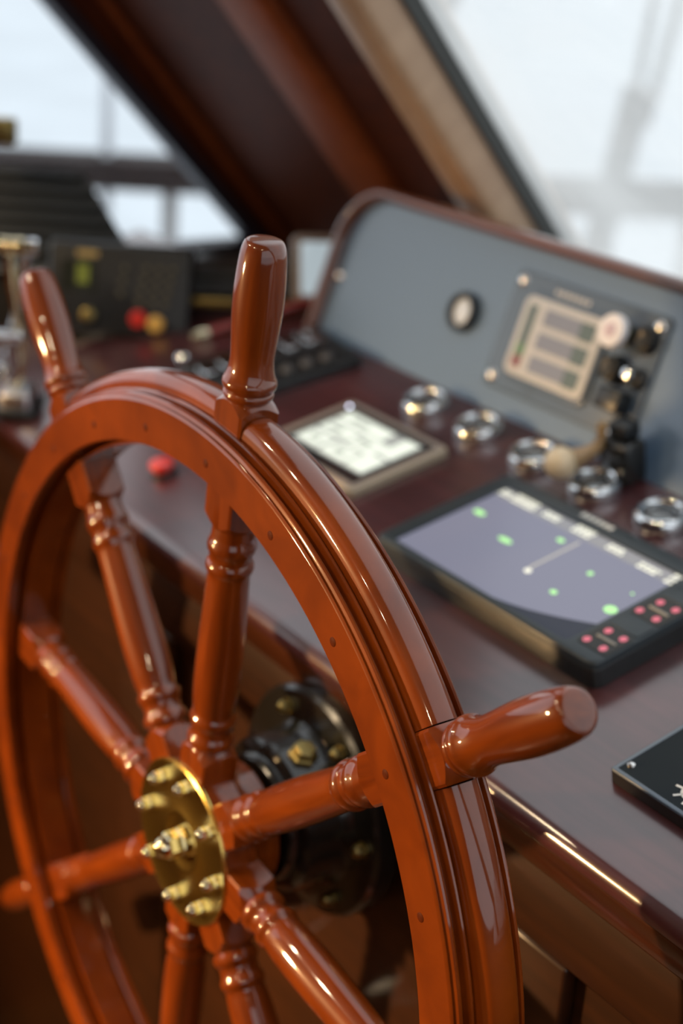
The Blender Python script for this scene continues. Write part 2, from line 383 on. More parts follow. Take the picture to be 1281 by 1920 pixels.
fel = [(.268, -.0118), (.3040, -.0118), (.3055, -.0114), (.3080, -.0112), (.3105, -.0106), (.3126, -.0094), (.3142, -.0076), (.3152, -.0052), (.3157, -.0026), (.3158, 0)]
fel = fel + [(r, -y) for r, y in reversed(fel[:-1])]
def segment(name, prof, a0, a1, m, steps=24):
    n = len(prof); vs, fs = [], []
    for i in range(steps + 1):
        a = a0 + (a1 - a0) * i / steps
        vs += [(r * math.sin(a), y, r * math.cos(a)) for r, y in prof]
    for i in range(steps):
        for k in range(n):
            l = (k + 1) % n; fs.append((i * n + k, i * n + l, (i + 1) * n + l, (i + 1) * n + k))
    fs.append(tuple(range(n))); fs.append(tuple(reversed(range(steps * n, steps * n + n))))
    return new_obj(name, vs, fs, m, wheel, True, None, 35)
gap = 0.0152 / .30
seg0 = segment('rim_segment', fel, gap, math.pi / 4 - gap, M_RING)
seg0.matrix_local = Matrix.Rotation(TH0, 4, 'Y')
for k in range(1, 8): link_copy(seg0, wheel, Matrix.Rotation(TH0 + k * math.pi / 4, 4, 'Y'))

# wooden plugs in the front ring
pl0 = lathe('plug', [(0, -.0003), (.0024, -.0003), (.0027, -.0001), (.0027, .001)], M_PLUG, front_ring, seg=20, axis='Y')
for k in range(24):
    a = TH0 + k * math.pi / 12
    mm = T(.2835 * math.sin(a), -.0242, .2835 * math.cos(a))
    if k == 0: pl0.matrix_local = mm
    else: link_copy(pl0, front_ring, mm)

# spokes: square blocks with turned vases between them
BT, BY = .0150, .0134                       # half width of the block along the rim and along the axis
def sq(ph):
    c, s = math.cos(ph), math.sin(ph); return min(BT / max(abs(c), 1e-6), BY / max(abs(s), 1e-6))
def spoke_mesh():
    seg = 64; angs = [2 * math.pi * i / seg for i in range(seg)]
    rows = []                                # each row: list of (rho, z) by angle
    def round_row(r, z): rows.append([(r, z)] * seg)
    def pommel(z, up):                       # turned shoulder where the square block meets the round
        rmin = min(BT, BY); d = 1 if up else -1
        sqrow = [(sq(a), z - d * max(0, (sq(a) - rmin * .97)) * .95) for a in angs]
        return sqrow
    rows.append([(sq(a), .028) for a in angs])
    rows.append([(sq(a), .060) for a in angs])
    rows.append(pommel(.0765, True))
    for r, z in [(.0128, .0772), (.0132, .0780), (.0150, .0795), (.0157, .0825), (.0150, .0852), (.0136, .0868), (.0131, .0890), (.0134, .0935), (.0146, .0952), (.0154, .0980),
                 (.0148, .1008), (.0136, .1024), (.0134, .1040), (.0141, .1085), (.0147, .116), (.0150, .128), (.0150, .142), (.0147, .160), (.0141, .178), (.0136, .192), (.0133, .2015),
                 (.0133, .2050), (.0136, .2068), (.0147, .2084), (.0151, .2110), (.0146, .2136), (.0134, .2152), (.0133, .2170), (.0136, .2205), (.0148, .2222), (.0152, .2252),
                 (.0147, .2282), (.0136, .2300), (.0133, .2330), (.0131, .2375), (.0130, .2382)]:
        round_row(r, z)
    rows.append(pommel(.2388, False))
    rows.append([(sq(a), .255) for a in angs]); rows.append([(sq(a), .300) for a in angs])
    rows.append(pommel(.3222, True)); round_row(.0126, .3228); round_row(.0120, .3230)
    vs = [(rho * math.cos(angs[i]), rho * math.sin(angs[i]), z) for row in rows for i, (rho, z) in enumerate(row)]
    fs = []
    for k in range(len(rows) - 1):
        for i in range(seg):
            j = (i + 1) % seg; fs.append((k * seg + i, k * seg + j, (k + 1) * seg + j, (k + 1) * seg + i))
    fs.append(tuple(reversed(range(seg)))); fs.append(tuple(range((len(rows) - 1) * seg, len(rows) * seg)))
    return vs, fs
vs, fs = spoke_mesh()
spoke0 = new_obj('spoke', vs, fs, M_WHEEL, wheel, True, None, 32)
hp = [(0, .3205), (.0128, .3215), (.0142, .3232), (.0149, .3250), (.0146, .3266), (.0140, .3274), (.0144, .3282), (.0155, .3298), (.0160, .3318), (.0157, .3338), (.0148, .3356), (.0138, .3385),
      (.0131, .3425), (.0128, .3465), (.0130, .3520), (.0135, .3590), (.0141, .3670), (.0146, .3760), (.0147, .3840), (.0145, .3920), (.0140, .4000), (.0134, .4060), (.0127, .4105),
      (.0117, .4138), (.0107, .4154), (.0096, .4162), (.0080, .4166), (0, .4168)]
# smooth the handle profile
def smooth_profile(p, sub=3):
    out = []
    for i in range(len(p) - 1):
        p0, p1, p2, p3 = p[max(i - 1, 0)], p[i], p[i + 1], p[min(i + 2, len(p) - 1)]
        for k in range(sub):
            t = k / sub
            out.append(tuple(max(0, .5 * (2 * b + (c - a) * t + (2 * a - 5 * b + 4 * c - d) * t * t + (3 * b - a - 3 * c + d) * t ** 3)) for a, b, c, d in zip(p0, p1, p2, p3)))
    return out + [p[-1]]
handle0 = lathe('handle', [hp[0]] + smooth_profile(hp[1:-1]) + [hp[-1]], M_WHEEL, spoke0, seg=64, auto=40)
for k in range(8):
    mm = Matrix.Rotation(TH0 + k * math.pi / 4, 4, 'Y')
    if k == 0: spoke0.matrix_local = mm
    else:
        s = link_copy(spoke0, wheel, mm); link_copy(handle0, s)

# hub
lathe('hub', [(0, -.0128), (.052, -.0128), (.0545, -.0118), (.0555, -.010), (.0555, .010), (.052, .0134), (.046, .015), (.0445, .018), (.0445, .034), (.043, .036), (0, .036)], M_WHEEL, wheel, seg=96, axis='Y')
brass = lathe('hub_plate', [(0, -.0146), (.0180, -.0146), (.0195, -.0152), (.0225, -.0152), (.0240, -.0146), (.0540, -.0150), (.0562, -.0155), (.0573, -.0150), (.0577, -.0140), (.0577, -.0126), (0, -.0126)],
              M_BRASS, wheel, seg=96, axis='Y')
bp = [(0, -.0130), (.0062, -.0130), (.0064, -.0072), (.0060, -.0062), (.0048, -.0062), (.0047, -.0035)]
def bolt_mesh(name, parent, m):
    """round washer, hexagonal head and a domed end, pointing along -Y"""
    bm = bmesh.new()
    def cone(r1, r2, h0, h1, seg):
        a = [bm.verts.new((r1 * math.cos(2 * math.pi * i / seg), h0, r1 * math.sin(2 * math.pi * i / seg))) for i in range(seg)]
        b = [bm.verts.new((r2 * math.cos(2 * math.pi * i / seg), h1, r2 * math.sin(2 * math.pi * i / seg))) for i in range(seg)]
        for i in range(seg): bm.faces.new((a[i], a[(i + 1) % seg], b[(i + 1) % seg], b[i]))
        return a, b
    _, w = cone(.0068, .0068, 0, -.0010, 20); bm.faces.new(w)
    _, w = cone(.0060, .0060, -.0010, -.0058, 6); _, w2 = cone(.0060, .0052, -.0058, -.0064, 6); bm.faces.new(w2)
    prev = None
    for k in range(6):
        a = math.pi / 2 * k / 5; r, h = .0050 * math.cos(a), -.0062 - .0046 * math.sin(a)
        cur = [bm.verts.new((max(r, 1e-4) * math.cos(2 * math.pi * i / 16), h, max(r, 1e-4) * math.sin(2 * math.pi * i / 16))) for i in range(16)]
        if prev:
            for i in range(16): bm.faces.new((prev[i], prev[(i + 1) % 16], cur[(i + 1) % 16], cur[i]))
        prev = cur
    bm.faces.new(prev)
    return bm_obj(name, bm, m, parent, True, None, 30)
bolt0 = bolt_mesh('bolt', brass, M_BRASS2)
for k in range(8):
    a = TH0 + k * math.pi / 4; mm = T(.0450 * math.sin(a), -.0150, .0450 * math.cos(a)) @ Matrix.Diagonal((.74, .95, .74, 1))
    if k == 0: bolt0.matrix_local = mm
    else: link_copy(bolt0, brass, mm)
nut = bolt_mesh('cap_nut', brass, M_BRASS2); nut.matrix_local = T(0, -.0148, 0) @ Matrix.Diagonal((1.55, 1.9, 1.55, 1))

# ================================================================== steering gear behind the wheel
hs = empty('steering_pump', T(0, .105, 0), 'black cylindrical steering pump with brass bolts behind the wheel hub', 'steering pump')
lathe('flange', [(0, 0), (.083, 0), (.084, -.003), (.084, -.016), (.081, -.019), (.058, -.020), (0, -.020)], M_BLACKG, hs, seg=72, axis='Y')
fl = [o for o in COL.objects if o.name == 'flange'][0]
lathe('barrel', [(0, -.018), (.060, -.019), (.0575, -.024), (.0555, -.030), (.0555, -.046), (.0545, -.052), (.051, -.055), (.049, -.0555), (.047, -.0545), (.046, -.055), (.0450, -.060), (.043, -.062), (0, -.062)], M_BLACKG, hs, seg=72, axis='Y')
lathe('shaft', [(0, -.06), (.018, -.06), (.018, -.085), (0, -.085)], M_STEEL, hs, seg=32, axis='Y')
fb0 = bolt_mesh('bolt', fl, M_OLDBRASS)
for k in range(6):
    a = math.radians(-25 + 57 * k if k < 4 else -25 + 57 * 3 + 63 * (k - 3)); mm = T(.0690 * math.sin(a), -.0195, .0690 * math.cos(a)) @ Matrix.Scale(.85, 4)
    if k == 0: fb0.matrix_local = mm
    else: link_copy(fb0, fl, mm)
pa = math.radians(20); oilp = lathe('filler_plug', [(.0105, 0), (.0105, .004), (.009, .005), (.008, .005), (.008, .009), (.0065, .010), (0, .010)], M_OLDBRASS, hs, seg=6,
      matrix=axis_matrix((.0545 * math.sin(pa), -.038, .0545 * math.cos(pa)), (math.sin(pa), 0, math.cos(pa))), auto=20)

# ================================================================== dashboard and console
DL = 0.37
dt = empty('dashboard', MD, 'dark purple-brown varnished mahogany dashboard top with a rounded front edge', 'dashboard')
def dash_profile(s0, s1, x0, x1):
    pr = [(s1, 0.0)]
    r = .010
    for i in range(7):
        a = math.pi / 2 + math.pi / 2 * i / 6; pr.append((s0 + r + r * math.cos(a), -r + r * math.sin(a)))
    pr += [(s0 + .001, -.014), (s0 + .040, -.016), (s1, -.016)]
    n = len(pr); vs = [(x0, s, h) for s, h in pr] + [(x1, s, h) for s, h in pr]
    fs = [(i, (i + 1) % n, n + (i + 1) % n, n + i) for i in range(n)] + [tuple(range(n)), tuple(reversed(range(n, 2 * n)))]
    return vs, fs
vs, fs = dash_profile(0, DL, XL, XR)
new_obj('top', vs, fs, M_DASH, dt, True, None, 50)
box('nosing', XL, XR, .003, .05, -.042, -.0145, M_EDGE, dt, bev=.004, seg=3)
cc = empty('console_cabinet', T(0, .105, 0), 'dark brown wooden console cabinet front below the dashboard', 'cabinet')
ZT = .072
box('front_panel', XL, XR, .012, .03, ZF, ZT, M_CONS, cc)
for x0, x1, z0, z1 in ((XL, XR, ZT - .055, ZT), (XL, XR, ZF, ZF + .12)):
    box('rail', x0, x1, 0, .012, z0, z1, M_CONS, cc, bev=.003)
for xc in (-.75, -.28, .20, .62, 1.08): box('stile', xc - .045, xc + .045, 0, .0119, ZF + .12, ZT - .055, M_CONS, cc, bev=.003)

# ================================================================== instrument panel
ip = empty('instrument_panel', MP, 'blue-grey instrument panel with rounded wooden trim standing at the back of the dashboard', 'instrument panel')
PX0, PX1, PV = -.497, .62, .158
def panel_outline(inset, n=10, r=.062):
    x0, x1, v1 = PX0 + inset, PX1 - inset, PV - inset; r = r - inset; pts = [(x1, .0005)]
    for i in range(n + 1):
        a = math.pi / 2 * i / n; pts.append((x1 - r + r * math.cos(a), v1 - r + r * math.sin(a)))
    for i in range(n + 1):
        a = math.pi / 2 + math.pi / 2 * i / n; pts.append((x0 + r + r * math.cos(a), v1 - r + r * math.sin(a)))
    pts.append((x0, .0005)); return pts
plate('face', panel_outline(.011), -.03, 0.0, M_PANEL, ip, None)
def trim_band(name, m, parent):
    o_, i_ = panel_outline(0), panel_outline(.0125); n = len(o_); prof = [(0, -.05), (0, .006), (.12, .010), (.35, .0125), (.65, .0125), (.88, .010), (1, .006), (1, -.02)]
    vs, fs = [], []; k = len(prof)
    for i in range(n):
        for t, h in prof: vs.append((o_[i][0] + (i_[i][0] - o_[i][0]) * t, o_[i][1] + (i_[i][1] - o_[i][1]) * t, h))
    for i in range(n - 1):
        for j in range(k - 1): fs.append((i * k + j, i * k + j + 1, (i + 1) * k + j + 1, (i + 1) * k + j))
    fs.append(tuple(range(k))); fs.append(tuple(range((n - 1) * k, n * k)))
    return new_obj(name, vs, fs, m, parent, True, None, 60)
trim_band('trim', M_TRIMW, ip)
plate('casing', panel_outline(.001), -.05, -.031, M_WALL, ip)
SCREWP = [(0, .0032), (.0022, .0030), (.0042, .0022), (.0056, .0010), (.0060, 0), (0, 0)]
sc0 = lathe('screw', SCREWP, M_STEEL, ip, T(-.4787, .0623, 0), seg=20)
for x, v in ((.55, .06), (.55, .12), (.2, .03), (.2, .125)): link_copy(sc0, ip, T(x, v, 0))

# round indicator lamp on the panel
ri = empty('round_indicator', panel(-.2826, .0725), 'round white indicator in a black ring on the grey panel', 'indicator')
lathe('ring', [(.0125, .001), (.0125, .006), (.0140, .0085), (.0170, .0085), (.0185, .006), (.0185, 0), (.0125, 0)], M_BLACK, ri, seg=40)
lathe('lens', [(.0126, .0035), (.009, .0045), (.004, .0050), (0, .0052)], M_DIAL, ri, seg=40)

# controller plate
cp = empty('thruster_controller', MP, 'grey control plate with cream-framed display and black knobs on the instrument panel', 'control unit')
plate('back_plate', rrect(-.2305, -.0480, .0210, .1260, .006), .0002, .0030, M_PLATE, cp, bev=.001)
for i, (x, v) in enumerate(((-.2215, .1168), (-.058, .117), (-.2209, .0304), (-.0578, .0309))):
    link_copy(sc0, cp, T(x, v, .003)) if i else link_copy(sc0, cp, T(x, v, .003))
disp = plate('display_body', rrect(-.2095, -.1040, .0330, .1120, .010), .003, .0065, M_PLATE, cp, bev=.001)
plate('cream_frame', rrect(-.2055, -.1085, .0380, .1075, .008), .0065, .0076, M_CREAM, disp, bev=.0005)
def flat(name, x0, x1, v0, v1, m, parent, h0=.0076, h1=.0080): return box(name, x0, x1, v0, v1, h0, h1, m, parent)
flat('level_column', -.1985, -.1880, .0660, .1005, M_TEAL, disp); flat('green_field', -.1985, -.1880, .0550, .0659, M_GREEN, disp); flat('red_field', -.1985, -.1880, .0450, .0549, M_RED, disp)
for v in (.0860, .0655, .0450):
    flat('reading_field', -.1780, -.1340, v, v + .0145, M_LAV, disp); flat('green_field', -.1338, -.1165, v - .001, v + .0145, M_TEAL, disp)
for i in range(7):   # printed maker's name, out of focus in the photograph
    x = -.179 + i * .0062; flat('letter', x, x + .0045, .1140 - i * .00005, .1182 - i * .00005, M_CREAM, cp, .0030, .0033)
kn = lathe('white_knob', [(.0045, .003), (.0045, .014), (.006, .0155), (.0125, .017), (.0140, .019), (.0140, .023), (.0128, .0250), (.0105, .0252), (0, .0252)], M_WHITE, cp, T(-.0868, .1020, 0), seg=40)
lathe('pink_centre', [(.0058, .0252), (.0055, .0262), (0, .0264)], M_PINK, kn, seg=28)
lathe('brass_collar', [(.0075, .003), (.0085, .006), (.0085, .012), (.006, .013), (.0046, .013)], M_OLDBRASS, kn, seg=24)
def knob(x, v, r, h, name='black_knob'):
    p = [(r * 1.05, .003), (r * 1.05, .005), (r * .92, .006), (r * .88, h * .8), (r * .80, h), (r * .62, h + .0008), (r * .5, h), (0, h)]
    k = lathe(name, p, M_BLACK, cp, T(x, v, 0), seg=32); return k
knob(-.0640, .1035, .0115, .012); k2 = knob(-.0830, .0730, .0120, .018)
lathe('knob_cap', [(.0052, .018), (.0048, .0192), (0, .0194)], M_KEY, k2, seg=24)
lathe('chrome_stud', [(.0042, .003), (.0042, .010), (.0052, .012), (.0046, .015), (0, .0165)], M_CHROME, cp, T(-.0650, .0735, 0), seg=24)
knob(-.0590, .0720, .0085, .008)
box('switch_block', -.0850, -.0580, .0410, .0590, .003, .019, M_BLACK, cp, bev=.002)
box('switch_bracket', -.0720, -.0520, .0225, .0270, .003, .010, M_STEEL, cp, bev=.001)

# control lever with cream ball
lv = empty('control_lever', dash(-.040, .300), 'short control lever with cream ball knob under the controller plate', 'lever')
box('bracket', -.012, .020, .006, .030, 0, .036, M_BLACKG, lv, bev=.004)
box('bracket_cap', -.006, .014, .012, .030, .036, .050, M_BLACK, lv, bev=.003)
tube('lever_arm', [(-.013, -.019, .0255), (-.009, -.009, .028), (-.0065, -.001, .030), (-.005, .003, .034), (-.0045, .005, .042), (-.0045, .006, .050)], [.0085, .0062, .0052, .0046, .0042, .0040], M_ARM, lv)
lathe('ball_knob', [(0, -.0132)] + [(.0132 * math.sin(math.pi * i / 16), -.0132 * math.cos(math.pi * i / 16)) for i in range(1, 16)] + [(0, .0132)], M_BALL, lv, T(-.0170, -.0280, .0245), seg=32)

# ================================================================== things on the dashboard
# five gauges
g0 = empty('gauge', dash(-.2583, .2915), 'chrome-rimmed round gauge farthest left, beyond the small lit display', 'gauge', 'row of chrome gauges')
lathe('bezel', [(.0205, 0), (.0215, .002), (.0215, .006), (.0206, .0095), (.0188, .0116), (.0168, .0118), (.0152, .0105), (.0146, .0085), (.0146, .004), (.0140, .003), (0, .003), (0, 0), (.0205, 0)], M_CHROME, g0, seg=56)
lathe('dial', [(0, .0034), (.0146, .0034)], M_DDIAL, g0, seg=40)
lathe('glass_dome', [(.0147, .0066), (.0130, .0084), (.0100, .0099), (.0060, .0110), (0, .0114)], M_DOME, g0, seg=40)
for x, s, lab in ((-.1833, .2910, 'chrome-rimmed round gauge second from left, above the small display corner'),
                  (-.1088, .2885, 'chrome-rimmed round gauge in the middle, partly behind the cream ball knob'),
                  (-.0374, .2885, 'chrome-rimmed round gauge right of the cream ball knob'),
                  (.0348, .2885, 'chrome-rimmed round gauge nearest the right picture edge')):
    copy_tree(g0, dash(x, s), lab)

# small lit display
sd = empty('small_display', dash(0, 0), 'small grey framed display with bright pale green readout lying beside the wheel rim', 'display')
plate('body', rrect(-.3105, -.1700, .1470, .2490, .005), .0003, .0075, M_SMALLRIM, sd, bev=.002)
plate('bezel', rrect(-.3070, -.1735, .1505, .2465, .004), .0075, .0082, M_SMALLBODY, sd, bev=.0004)
sdp = plate('dark_glass', rrect(-.2985, -.1775, .1550, .2410, .002), .0082, .0086, M_DARKBEZ, sd)
flat('lit_area', -.2900, -.1850, .1680, .2330, M_LITDIM, sdp, .0086, .0088)
for x0, x1, v0, v1 in ((-.288, -.222, .2160, .2320), (-.206, -.187, .2000, .2320), (-.288, -.245, .1960, .2130), (-.242, -.207, .1930, .2140), (-.288, -.255, .1720, .1920), (-.250, -.215, .1700, .1900), (-.212, -.187, .1700, .1960)):
    flat('lit_field', x0, x1, v0, v1, M_LIT, sdp, .0088, .0090)
for x0, x1, v0, v1 in ((-.281, -.262, .2020, .2065), (-.238, -.220, .2020, .2065), (-.279, -.265, .1800, .1845), (-.240, -.226, .1780, .1825), (-.275, -.250, .2220, .2260)):
    flat('readout', x0, x1, v0, v1, M_INK, sdp, .0090, .0091)
lathe('status_light', [(.0014, .0082), (.0014, .0092), (.0010, .0096), (0, .0097)], M_LED, sd, T(-.2990, .2375, 0), seg=16)

# chart plotter
ch = empty('chart_plotter', dash(0, 0), 'large black radar plotter with grey screen and red-lit keys on the dashboard', 'plotter')
BX0, BX1, BS0, BS1 = -.0815, .1535, .1085, .2405
plate('body', rrect(BX0, BX1, BS0, BS1, .008), .0003, .0150, M_BLACK, ch, bev=.002)
scr_o = rrect(-.0660, .1215, .1150, .2245, .004)
plate('bezel', rrect(BX0, BX1, BS0, BS1, .008), .0150, .0205, M_BEZEL, ch, bev=.003, holes=scr_o)
scr = plate('screen', scr_o, .0160, .0185, M_GLASS, ch)
ra = [(-.0655, .1155)] + [(.030 + .0915 * t, .1155 + .030 * t ** 1.7) for t in [i / 10 for i in range(11)]] + [(.1210, .2240), (-.0655, .2240)]
plate('radar_area', ra, .0184, .01855, M_RADAR, scr)
flat('status_bar', -.0655, .1210, .2115, .2240, M_BAR, scr, .01855, .0187)
def blob(name, x, s, w, d, m, parent, h=.0188, seg=14):
    pts = [(x + w * math.cos(2 * math.pi * i / seg), s + d * math.sin(2 * math.pi * i / seg)) for i in range(seg)]
    return plate(name, pts, h - .0001, h + .0002, m, parent)
for x, s, w, d in ((-.0511, .1850, .0060, .0028), (-.0062, .1720, .0070, .0026), (.0231, .1995, .0035, .0022), (.0705, .1500, .0030, .0022), (.0711, .1835, .0022, .0022), (.1135, .1620, .0050, .0042), (.1100, .1855, .0012, .0010)):
    blob('echo', x, s, w, d, M_ECHO, scr)
blob('own_ship', .0372, .1560, .0030, .0026, M_TXT, scr)
hl = box('heading_line', -.0011, .0011, 0, .048, .0186, .0188, M_HEAD, scr, T(.0350, .1590, 0))
random.seed(3)
for x0, x1, rows in ((-.0640, -.0530, (.2145, .2185)), (-.0500, -.0240, (.2135, .2175, .2215)), (-.0150, .0010, (.2150, .2190)), (.0170, .0350, (.2145, .2185, .2215)), (.0530, .0690, (.2145, .2185)), (.0860, .1050, (.2120, .2160)), (.1130, .1200, (.2110, .2160, .2210))):
    for s in rows:
        x = x0
        while x < x1 - .001:
            w = random.uniform(.002, .004); flat('letter', x, min(x + w, x1), s, s + .0026, M_TXT, scr, .0186, .0188); x += w + .0012
for i in range(6):
    x = .0085 + i * .0056; flat('brand_letter', x, x + .0042, .2320, .2362, M_PRINT, ch, .0204, .0206)
for s0 in (.1335, .1805):
    pad = plate('key_pad', rrect(.1255, .1520, s0 - .0130, s0 + .0130, .002), .0203, .0210, M_KEY, ch)
    for x, s in ((.1300, -.0080), (.1330, .0080), (.1465, .0082), (.1450, -.0080)):
        blob('lit_key', x, s0 + s, .0027, .0030, M_REDKEY, pad, .0211)
    box('key_bar', .1310, .1480, s0 - .0012, s0 + .0012, .0209, .0216, M_BARKEY, pad, bev=.0003)
for s0 in (.1570, .2040): plate('blank_key', rrect(.1260, .1515, s0 - .0085, s0 + .0085, .002), .0203, .0212, M_BEZEL, ch, bev=.0003)

# black plaque with a ship's wheel emblem
pq = empty('plaque', dash(0, 0), 'black plaque with a white ship wheel emblem at the right picture edge', 'plaque')
plate('board', rrect(.2235, .370, .0560, .180, .0015), .0003, .0090, M_BLACKG, pq)
plate('edge_strip', rrect(.2235, .370, .0560, .180, .0015), .0090, .0103, M_PLATE, pq, bev=.0008, holes=rrect(.2265, .367, .0590, .177, .0010))
plate('face', rrect(.2265, .367, .0590, .177, .0010), .0090, .0101, mat('plaque_face', (0.008, 0.013, 0.017), 0.45, spec=0.15), pq)
PSC = [(0, .0018), (.0012, .0016), (.0024, .0008), (.0027, 0), (0, 0)]
ps0 = lathe('screw', PSC, M_STEEL, pq, T(.2300, .0665, .0102), seg=16)
for x, s in ((.3635, .0625), (.3635, .1735), (.2300, .1735)): link_copy(ps0, pq, T(x, s, .0102))
ec = (.2715, .0742)
bm = bmesh.new()
def flat_ring(r0, r1, seg=32):
    a = [bm.verts.new((r0 * math.cos(2 * math.pi * i / seg), r0 * math.sin(2 * math.pi * i / seg), 0)) for i in range(seg)]
    b = [bm.verts.new((r1 * math.cos(2 * math.pi * i / seg), r1 * math.sin(2 * math.pi * i / seg), 0)) for i in range(seg)]
    for i in range(seg): bm.faces.new((a[i], a[(i + 1) % seg], b[(i + 1) % seg], b[i]))
flat_ring(.0042, .0062); flat_ring(.0005, .0016)
for k in range(8):
    a = math.radians(-35 + 45 * k); c, s = math.cos(a), math.sin(a)
    bm.faces.new([bm.verts.new((c * r - s * w, s * r + c * w, 0)) for r, w in ((.0012, -.0006), (.0098, -.0007), (.0098, .0007), (.0012, .0006))])
bm_obj('emblem', bm, M_PRINT, pq, matrix=T(ec[0], ec[1], .0104) @ Matrix.Scale(1.2, 4))

# switch panel lying on the dashboard to the left of the instrument panel
sw = empty('switch_panel', dash(-.4330, .2470) @ Matrix.Rotation(math.radians(-8), 4, 'Z'), 'black switch panel with a row of round buttons in front of the grey panel end', 'switch panel')
plate('body', rrect(-.058, .046, -.085, .070, .008), .0003, .011, M_BLACK, sw, bev=.003)
plate('keypad', rrect(-.050, -.004, -.080, .062, .004), .011, .0128, mat('glossy_black', (0.02, 0.02, 0.022), 0.12, coat=1.0), sw, bev=.0008)
b0 = lathe('button', [(.0066, .0109), (.0066, .0130), (.0055, .0142), (.0030, .0146), (0, .0147)], mat('grey_button', (0.10, 0.10, 0.105), 0.35), sw, T(.0260, -.065, 0), seg=24)
for s in (-.044, -.023, -.002, .019, .040): link_copy(b0, sw, T(.0260, s, 0))
for i in range(6): box('chrome_key', -.044, -.012, -.072 + i * .022, -.072 + i * .022 + .013, .0128, .0150, M_CHROME if i in (0, 1, 4, 5) else M_KEY, sw, bev=.001)

# red button by the wheel
rb = empty('stop_button', dash(-.3290, .0600) @ Matrix.Scale(.8, 4), 'small red button on the dashboard seen through the wheel', 'button')
lathe('base', [(0, 0), (.0150, 0), (.0150, .003), (.0120, .005), (0, .005)], M_BLACK, rb, seg=28)
lathe('cap', [(.0105, .005), (.0130, .009), (.0135, .013), (.0120, .0155), (.0060, .0170), (0, .0172)], M_REDB, rb, seg=28)

# ------------------------------------------------------------------ equipment in the left corner
FH = Vector((-.80688, .59071, 0)); RH = Vector((.59071, .80688, 0))
def facing(p, tilt=0.0, yaw=0.0):
    """frame at p: x right, y up, z towards the helmsman's corner"""
    m = Matrix(((RH.x, 0, -FH.x, p[0]), (RH.y, 0, -FH.y, p[1]), (0, 1, 0, p[2]), (0, 0, 0, 1)))
    return m @ Matrix.Rotation(yaw, 4, 'Y') @ Matrix.Rotation(tilt, 4, 'X')
# long black ledge along the corner
lg = empty('equipment_ledge', facing((-.655, .360, .176), 0, 0) @ Matrix.Rotation(math.radians(3), 4, 'Z'), 'long black equipment ledge under the left side window', 'ledge')
box('body', -.235, .190, -.070, .028, -.09, 0, M_LEDGE, lg, bev=.004)
box('lip', -.235, .190, .028, .038, -.09, .010, M_LEDGE, lg, bev=.004)
# radio set
rd = empty('radio_set', facing((-.640, .262, .145), math.radians(-12)), 'black radio set with keypad and red button in front of the ledge', 'radio')
box('body', -.078, .074, .006, .104, -.042, 0, M_BLACKG, rd, bev=.006, seg=3)
fp = plate('front_panel', rrect(-.075, .071, .009, .101, .006), 0, .004, M_BLACK, rd, bev=.002)
flat('display', -.062, -.026, .052, .084, mat('lcd_dark', (0.02, 0.022, 0.015), 0.2), fp, .004, .0046); flat('lit_segment', -.046, -.034, .060, .080, M_LCD, fp, .0046, .0049)
flat('label_strip', -.047, -.025, .0880, .0945, M_LABEL, fp, .004, .0046)
for r in range(4):
    for c in range(3):
        x = .022 + c * .0135 - r * .0022; y = .084 - r * .0118
        k_ = box('key', x, x + .0100, y - .0080, y, .004, .0068, M_KEY, fp, bev=.001); flat('key_print', x + .0025, x + .0075, y - .0062, y - .0018, M_KEYP, k_, .0068, .0069)
for i in range(3): k_ = box('side_key', .000 - i * .0018, .008 - i * .0018, .074 - i * .013, .083 - i * .013, .004, .0066, M_KEY, fp, bev=.001); flat('key_print', .002 - i * .0018, .006 - i * .0018, .076 - i * .013, .081 - i * .013, M_KEYP, k_, .0066, .0067)
lathe('red_button', [(.0090, .004), (.0090, .008), (.0070, .010), (0, .0105)], M_REDB, fp, T(.0200, .0270, 0), seg=24)
lathe('amber_button', [(.0090, .004), (.0090, .008), (.0070, .010), (0, .0105)], M_ORANGEB, fp, T(.0385, .0230, 0), seg=24)
lathe('tuning_knob', [(.0075, .004), (.0070, .014), (.0055, .015), (0, .015)], M_OLDBRASS, fp, T(-.032, .0280, 0), seg=24)
box('stand', -.060, .056, -.004, .008, -.040, -.005, M_BLACKG, rd, bev=.002)
# ribbed black cover behind the lever, before the side window
rc = empty('ribbed_cover', facing((-.790, .235, .205), math.radians(-35)) @ Matrix.Scale(.93, 4), 'black ribbed slanted cover at the left edge below the side window', 'cover')
bm = bmesh.new(); pts = [(-.13, 0), (.125, 0), (.045, .115), (-.13, .115)]
a_ = [bm.verts.new((x, y, -.02)) for x, y in pts]; b_ = [bm.verts.new((x, y, 0)) for x, y in pts]
bm.faces.new(a_); bm.faces.new(b_)
for i in range(4): bm.faces.new((a_[i], a_[(i + 1) % 4], b_[(i + 1) % 4], b_[i]))
bm_obj('body', bm, M_RIB, rc)
for i in range(6):
    y = .006 + i * .0185; xr = .120 - (.08 / .115) * (y + .008); box('rib', -.128, xr, y, y + .0105, 0, .010, M_RIB, rc, bev=.003)
bc = tag(box('brass_clip', -.020, .020, 0, .028, -.01, .01, M_OLDBRASS, None, facing((-.815, .205, .326)), bev=.004), 'small brass block on top of the ribbed cover', 'block')
